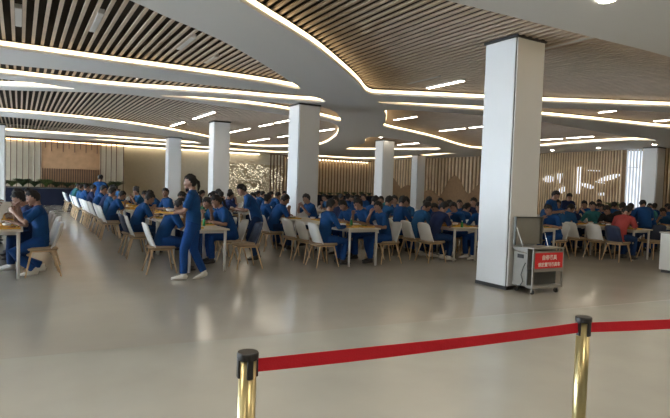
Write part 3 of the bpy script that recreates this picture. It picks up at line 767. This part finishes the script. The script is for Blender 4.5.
for (rk, xc, y0, words) in ROWS:
    y = y0; nt = 0; seat = 0
    blocks = [(y0, 13.2), (14.75, 20.4), (22.1, 28.2)]
    if rk == 'A': blocks = [(y0, 13.4), (14.4, 20.4), (21.6, 29.4)]
    if rk == 'Z': blocks = [(y0, 19.4)]
    ti = 0
    for (a, b) in blocks:
        y = a
        while y+TL <= b+.3:
            if rk not in 'ZA' and .506*xc+.863*y > (21.5 if rk in 'BC' else 19.4): break
            tlab = 'pale dining table, %s from the front in the %s' % (ORD[ti], words)
            key = 'T%s%d' % (rk, ti)
            if any(q in diners[rk+e]+empty_chairs[rk+e][:9] for e in 'LR' for q in (2*ti, 2*ti+1)):
                o = dup(tab0, (xc, y, 0), 0, tlab, 'dining tables')
            for sd, sx in (('L', -1), ('R', 1)):
                for q in (0, 1):
                    n = ti*2+q; k = '%s%s%d' % (rk, sd, n)
                    sy = (y0+.20+.53*n if rk == 'E' and n < 8 else y+.31+.62*q)+random.uniform(-.03, .03)
                    f = FORCE.get(k, 'auto')
                    rr = random.random(), random.choice(cols), random.random(), random.uniform(-.12, .12), random.uniform(-.04, .05), random.uniform(.96, 1.04)
                    pk = random.choice([('eating', 0), ('eating', 0), ('looking down', 0), ('upright', 0), ('hand to mouth', 0), ('turned', 0), ('holding a bowl', 0), ('eating', 1), ('upright', 1)])
                    far = y > 14
                    if rk == 'Z' and sd == 'R' and n > 5: continue
                    if rk not in 'ZA' and .506*xc+.863*sy > (22.5 if rk == 'B' else 21 if rk == 'C' else 19.8): continue
                    if f is None: continue
                    if f == 'auto':
                        occ = rr[0] < (.62 if rk in 'A' and sd == 'L' else .80)
                        if rk == 'Z': occ = True; pk = ('eating', 0); rr = rr[:1]+(random.choice(['maroon', 'blue', 'black_c', 'maroon', 'navy']),)+rr[2:]
                        f = ('p', pk, rr[1], 'n' if rr[2] < .12 else 'w') if occ else ('e',)
                    place = '%s from the front on the %s side of the %s' % (ORD[n], 'left' if sd == 'L' else 'right', words)
                    place2 = '%s place, %s side, %s' % (ORD[n], 'left' if sd == 'L' else 'right', words)
                    ang = (0 if sd == 'L' else PI)
                    occd = f[0] == 'p'
                    cxs = xc+sx*(.66 if occd else (.62+abs(rr[4])*2))+ (sx*.08 if rk in 'ABC' else sx*.05 if rk != 'Z' else -sx*.03)
                    ck = f[3] if occd else f[1] if len(f) > 1 else ('n' if rr[2] < .1 else 'w')
                    if n in (diners if occd else empty_chairs)[rk+sd] or (occd and rk not in 'ZA'):
                        o = dup(chN if ck == 'n' else chW, (cxs, sy, 0), ang+rr[3]*(.5 if occd else 1), ('%s %s chair, ' % ('occupied' if occd else 'empty', 'navy' if ck == 'n' else 'white'))+place2, 'dining chairs')
                        pass
                    if occd and (n in diners[rk+sd] or rk not in 'ZA'):
                        fg = FIG[f[1]]
                        tr = 'trouser_b' if f[2] == 'blue' and n < 3 else 'trouser'
                        o = person(fg, (cxs-sx*.02, sy, 0), ang+rr[3]*.5, 'diner in %s %s, %s' % (cw[f[2]], {'eating': 'eating bent forward', 'looking down': 'looking down', 'upright': 'sitting upright', 'turned': 'turned aside', 'hand to mouth': 'hand at mouth', 'holding a bowl': 'lifting hands', 'bowl at chin': 'holding a bowl'}[f[1][0]], place2),
                               f[2], tr, 'shoe_w' if n in (0, 1) and rk in 'CZ' else 'shoe_d', 'seated diners', rr[5], badge=(k == 'ZR0'))
                    # tray, bowl
                    if (occd or rr[0] > .9) and n in diners[rk+sd] and (n < 7 or rk in 'ABC' and n < 18):
                        tx = xc+sx*.19
                        o = dup(tray0, (tx, sy, .745), rr[3], 'yellow food tray, '+place2, 'food trays')
                        if not far and n < 6:
                            fd = food0 if rr[2] < .6 else food1
                            dup(fd, (tx+.06*sx, sy+.07, .752), rr[3], 'helping of cooked food on the tray, '+place2, 'food helpings')
                            dup(food1 if fd is food0 else food0, (tx+.05*sx, sy-.09, .752), rr[3]+2, 'smaller helping by the tray edge, '+place2, 'food helpings')
                            if rr[2] > .1: dup(bowl0, (tx-.04*sx, sy+.26, .745), 0, 'white bowl beside the tray, '+place2, 'white bowls')
                            if rr[2] < .12: dup(bot0, (tx-.08*sx, sy-.24, .745), 0, 'small green bottle beside the tray, '+place2, 'green bottles', (.8, .8, .7))
            y += TL+.015; ti += 1
for r in (chW, chN, tab0, tray0, bowl0, bot0, food0, food1):
    for c in list(r.children): bpy.data.objects.remove(c)
    bpy.data.objects.remove(r)

# ---------------------------------------------------------------- standing people
CW = math.atan2(-.5058, .8627)       # world angle of picture right
walk = figure(dict(pel=(0, 0, .905), lean=.02, round=.04, hpitch=.12, hyaw=.05, skirt=True,
    wr={1: (.34, .12, 1.06), -1: (.33, -.13, 1.06)}, palm={1: (0, -.3, 1), -1: (0, .3, 1)}, epole={1: (-.6, .4, -.7), -1: (-.6, -.4, -.7)}, curl=.5,
    an={1: (.13, .08, .085), -1: (-.17, -.07, .10)}, kpole={1: (1, 0, 0), -1: (1, 0, 0)}, toe={1: (1, .05, 0), -1: (1, -.05, -.35)}), 'pony')
wpos = (2.37, 8.45, 0); wrz = CW+PI+.15
person(walk, wpos, wrz, 'woman in blue uniform walking left carrying a yellow tray past the tables', 'blue', 'trouser_b', 'shoe_w', None, .985, True)
def local(p, rz, l): return (p[0]+l[0]*math.cos(rz)-l[1]*math.sin(rz), p[1]+l[0]*math.sin(rz)+l[1]*math.cos(rz), l[2])
tb = obj('food_tray', tray_bm(), M['tray']); tb.location = local(wpos, wrz, (.42, 0, 1.045)); tb.rotation_euler = (0, 0, wrz)
tag(tb, 'yellow tray of food carried by the walking woman', 'tray')
for sd, mm, dy in ((5, 'food', .09), (6, 'greenf', -.09)):
    o = obj('cooked_food', food_bm(sd), M[mm], None, True); o.location = local(wpos, wrz, (.42, dy, 1.052)); tag(o, ('brown' if mm == 'food' else 'green')+' food on the tray the walking woman carries', 'food', None, 'stuff')
o = obj('bowl', lathe([(.028, 0), (.032, .008), (.055, .03), (.066, .058), (.063, .058), (.05, .032), (.028, .014)]), M['bowl'], None, True)
o.location = local(wpos, wrz, (.36, 0, 1.054)); tag(o, 'white bowl on the tray the walking woman carries', 'bowl')
stand = figure(dict(pel=(0, 0, .90), lean=.10, round=.22, hpitch=.5, wr={1: (.34, .08, 1.13), -1: (.34, -.08, 1.10)}, an={1: (.02, .11, .085), -1: (-.03, -.11, .085)}, kpole={1: (1, 0, 0), -1: (1, 0, 0)}), 'short')
bend = figure(dict(pel=(0, 0, .87), lean=.38, round=.3, hpitch=.7, wr={1: (.52, .12, .88), -1: (.50, -.12, .90)}, an={1: (-.02, .12, .085), -1: (-.10, -.11, .085)}, kpole={1: (1, 0, 0), -1: (1, 0, 0)}), 'short')
stoop = figure(dict(pel=(0, 0, .87), lean=.24, round=.34, hpitch=.6, wr={1: (.42, .08, 1.05), -1: (.40, -.08, 1.02)}, an={1: (.02, .11, .085), -1: (-.05, -.11, .085)}, kpole={1: (1, 0, 0), -1: (1, 0, 0)}), 'short')
rest = figure(dict(pel=(0, 0, .905), lean=.02, round=.05, hpitch=.15, wr={1: (.12, .24, .86), -1: (.14, -.23, .88)}, an={1: (.0, .1, .085), -1: (.02, -.1, .085)}, kpole={1: (1, 0, 0), -1: (1, 0, 0)}), 'short')
person(stoop, (4.15, 10.2, 0), PI-.3, 'man in blue standing with head bowed behind an empty navy chair', 'blue', 'trouser', 'shoe_d', None, .98)
person(rest, (2.48, 21.0, 0), 1.0, 'distant person in blue standing with back turned before the oak screen', 'blue', 'trouser', 'shoe_d')
person(stand, (11.52, 9.05, 0), -1.3, 'man in blue standing behind the open cart lid', 'blue', 'trouser', 'shoe_d', None, .98)
person(stand, (14.2, 10.5, 0), -2.0, 'man in dark top standing and reading a white paper, behind the right tables', 'navy', 'trouser', 'shoe_d', None, .95)
o = obj('paper_sheet', B(-.002, .002, -.09, .09, -.12, .12), M['paper']); o.location = local((14.2, 10.5, 0), -2.0, (.38, 0, 1.10)); o.rotation_euler = (0, .5, -2.0)
tag(o, 'white paper sheet held up by the man in dark top, behind the right tables', 'paper')
person(bend, (13.80, 7.85, 0), .75, 'man in blue standing bent over the table at right edge', 'blue', 'trouser', 'shoe_d', None, .95)

# ---------------------------------------------------------------- steel food cart
ct = thing('food_cart', 'stainless steel warming cart with raised lid and red sign beside big pillar', 'cart', (6.67, 5.55, 0), -.06)
CWD, CD = .65, .30
obj('body', B(.02, CWD-.04, .02, CD, .10, .67, bev=.006), M['steel'], ct)
bm = bmesh.new(); ys = -.12
# front rack: frame uprights, sign board, shelf, tray below
rk = obj('front_rack', B(.02, CWD-.02, ys+.002, ys+.014, .37, .66), M['steel'], ct)
for a in (0, CWD-.022): obj('upright', B(a, a+.022, ys, ys+.022, .09, .71), M['steel'], rk)
obj('top_shelf', B(-.005, CWD+.005, ys-.005, CD*.35, .69, .712, bev=.004), M['steel'], rk)
obj('shelf_back', B(.02, CWD-.02, ys+.12, ys+.135, .12, .37), M['steel_d'], rk)
obj('bottom_shelf', B(0, CWD, ys, .02, .095, .13, bev=.004), M['steel'], rk)
obj('middle_rail', B(0, CWD, ys, ys+.02, .345, .375), M['steel'], rk)
sg = obj('red_sign', B(.035, CWD-.03, ys-.006, ys+.001, .40, .635), M['signred'], ct)
def text(s, size, loc, parent, m, rot=(PI/2, 0, 0)):
    c = bpy.data.curves.new('t', 'FONT'); c.body = s; c.size = size; c.extrude = .0015; c.align_x = 'CENTER'; c.offset = .0012
    o = bpy.data.objects.new('tmp', c); C.objects.link(o)
    dg = bpy.context.evaluated_depsgraph_get(); dg.update()
    me = bpy.data.meshes.new_from_object(o.evaluated_get(dg)); bpy.data.objects.remove(o)
    me.materials.clear()
    q = link('lettering', me, m, parent); q.location = loc; q.rotation_euler = rot; return q
text('自带餐具', .080, (.33, ys-.008, .535), sg, M['signwhite'])
text('请放置到餐具车', .068, (.33, ys-.008, .432), sg, M['signwhite'])
# lid on the back edge, held up by two stays
lid = obj('lid', B(.0, CWD-.06, CD-.01, CD+.015, .72, 1.16, bev=.006), M['steel'], ct)
obj('lid_rim', box(box(box(bmesh.new(), 0, .02, CD-.04, CD-.01, .72, 1.16), CWD-.08, CWD-.06, CD-.04, CD-.01, .72, 1.16), 0, CWD-.06, CD-.04, CD-.01, 1.14, 1.16), M['steel_d'], lid)
obj('lid_stay', tube(bmesh.new(), [(.03, .12, .70), (.01, CD-.05, 1.0)], .005, 6), M['steel'], ct)
obj('lid_stay', tube(bmesh.new(), [(CWD-.08, .12, .70), (CWD-.07, CD-.05, 1.0)], .007, 6), M['chrome'], ct)
obj('basin_rim', B(.0, CWD-.03, .0, CD+.005, .665, .70, bev=.006), M['steel'], ct)
pn = obj('control_panel', B(.010, .022, .09, .21, .53, .59), M['black'], ct)
obj('side_rail', tube(bmesh.new(), [(.0, .02, .62), (.0, CD, .64)], .008, 8), M['chrome'], ct)
cb = [(.012, .05, .45), (.0, .03, .47), (-.01, .06, .40), (-.01, .10, .28), (-.01, .06, .18), (-.01, .12, .10), (-.01, .20, .06), (0, .26, .03)]
obj('power_cable', tube(bmesh.new(), cb, .006, 6), M['rubber'], ct, True)
for (x, y) in ((.05, ys+.05), (CWD-.08, ys+.05), (.06, CD-.05), (CWD-.09, CD-.05)):
    bm = bmesh.new(); box(bm, x-.02, x-.015, y-.015, y+.015, .03, .10); box(bm, x+.015, x+.02, y-.015, y+.015, .03, .10); box(bm, x-.02, x+.02, y-.02, y+.02, .092, .10)
    cs = obj('caster', bm, M['chrome'], ct)
    obj('wheel', tube(bmesh.new(), [(x-.012, y, .037), (x+.012, y, .037)], .037, 16), M['rubber'], cs)

# white cabinet cut by the right edge
ct2 = thing('white_cabinet', 'white low cabinet cut off by right edge, in front of right tables', 'cabinet', (11.33, 5.62, 0))
obj('carcass', B(.0, .9, 0, .5, .06, .80, bev=.006), M['shell_w'], ct2)
obj('worktop', B(-.02, .92, -.02, .52, .80, .83, bev=.004), M['steel'], ct2)
obj('plinth', B(.03, .87, .03, .47, 0, .06), M['black'], ct2)
d1 = obj('door', B(.01, .445, -.016, 0, .08, .78), M['shell_w'], ct2); obj('handle', B(.40, .415, -.035, -.016, .40, .55), M['chrome'], d1)
d1 = obj('door', B(.455, .89, -.016, 0, .08, .78), M['shell_w'], ct2); obj('handle', B(.485, .50, -.035, -.016, .40, .55), M['chrome'], d1)

# ---------------------------------------------------------------- barrier posts and belts
def post(x, y, rz, label):
    t = thing('barrier_post', label, 'barrier post', (x, y, 0), rz, 'barrier posts')
    obj('base', lathe([(.16, 0), (.16, .012), (.10, .03), (.035, .045)], 32), M['brass'], t, False)
    bm = bmesh.new(); cyl(bm, (0, 0), .0315, .03, .93, 28)
    p = obj('pole', bm, M['brass'], t)
    for q in p.data.polygons: q.use_smooth = len(q.vertices) == 4
    obj('cap', lathe([(.030, .928), (.037, .930), (.0385, .936), (.0385, .950), (.036, .955), (.0, .956)][:-1], 28), M['black'], t)
    for a in (0, PI/2, PI, 3*PI/2):
        bm = B(.024, .037, -.011, .011, .865, .94, bev=.003); bmesh.ops.rotate(bm, matrix=Matrix.Rotation(a, 3, 'Z'), verts=bm.verts)
        obj('belt_slot', bm, M['black'], t)
    return t
pA = V((.70, 1.77)); pB = V((2.37, 1.62)); dd = (pB-pA).normalized()
aa = math.atan2(dd.y, dd.x)
post(pA.x, pA.y, aa, 'brass barrier post with black cap, left end of the red belt')
post(pB.x, pB.y, aa+.05, 'brass barrier post with black cap between two red belts, at right')
pC = pB+V((math.cos(aa-.13), math.sin(aa-.13)))*1.75
post(pC.x, pC.y, aa, 'brass barrier post beyond the right edge of the picture')
def belt(a, b, za, zb, sag, label):
    bm = bmesh.new(); n = 24; d = (b-a).normalized(); nr = V((-d.y, d.x)); rows = []
    a = a+d*.038; b = b-d*.038
    for i in range(n+1):
        t = i/n; p = a.lerp(b, t); z = za+(zb-za)*t-sag*4*t*(1-t)
        tws = .004*math.sin(t*7)
        rows.append([bm.verts.new((p.x+nr.x*w+nr.x*tws*k, p.y+nr.y*w+nr.y*tws*k, z+k*.024)) for w, k in ((-.001, -1), (.001, -1), (.001, 1), (-.001, 1))])
    for r, s in zip(rows, rows[1:]):
        for k in range(4): bm.faces.new((r[k], r[(k+1) % 4], s[(k+1) % 4], s[k]))
    bm.faces.new(rows[0]); bm.faces.new(rows[-1])
    tag(obj('barrier_belt', bm, M['beltred']), label, 'belt', 'red barrier belts')
belt(pA, pB, .903, .903, .006, 'red barrier belt stretched between the two brass posts')
belt(pB, pC, .900, .900, .01, 'red barrier belt running from right brass post out of the picture')

# ---------------------------------------------------------------- light, world, camera
w = bpy.data.worlds.new('sky'); bpy.context.scene.world = w; w.use_nodes = True
bg = w.node_tree.nodes['Background']
bg.inputs['Color'].default_value = (.76, .88, 1, 1); bg.inputs['Strength'].default_value = 14.0
F, TH, PT, RO = 539., 0.5302620493792096, 0.04279404341162678, -0.03224535856046992
fh = V((math.sin(TH), math.cos(TH), 0)); r0 = V((math.cos(TH), -math.sin(TH), 0))
f = fh*math.cos(PT)-V((0, 0, math.sin(PT))); u0 = fh*math.sin(PT)+V((0, 0, math.cos(PT)))
u = u0*math.cos(RO)+r0*math.sin(RO); r = r0*math.cos(RO)-u0*math.sin(RO)
cam = bpy.data.cameras.new('camera'); co = bpy.data.objects.new('camera', cam); C.objects.link(co)
m3 = Matrix((r, u, -f)).transposed()
co.matrix_world = Matrix.Translation((0, 0, 1.55)) @ m3.to_4x4()
cam.sensor_width = 36; cam.sensor_fit = 'HORIZONTAL'; cam.lens = F/670*36; cam.clip_start = .05; cam.clip_end = 300
sc = bpy.context.scene; sc.camera = co
sc.view_settings.view_transform = 'Standard'; sc.view_settings.look = 'None'; sc.view_settings.gamma = 1; sc.view_settings.exposure = .85
sc.view_settings.use_curve_mapping = False
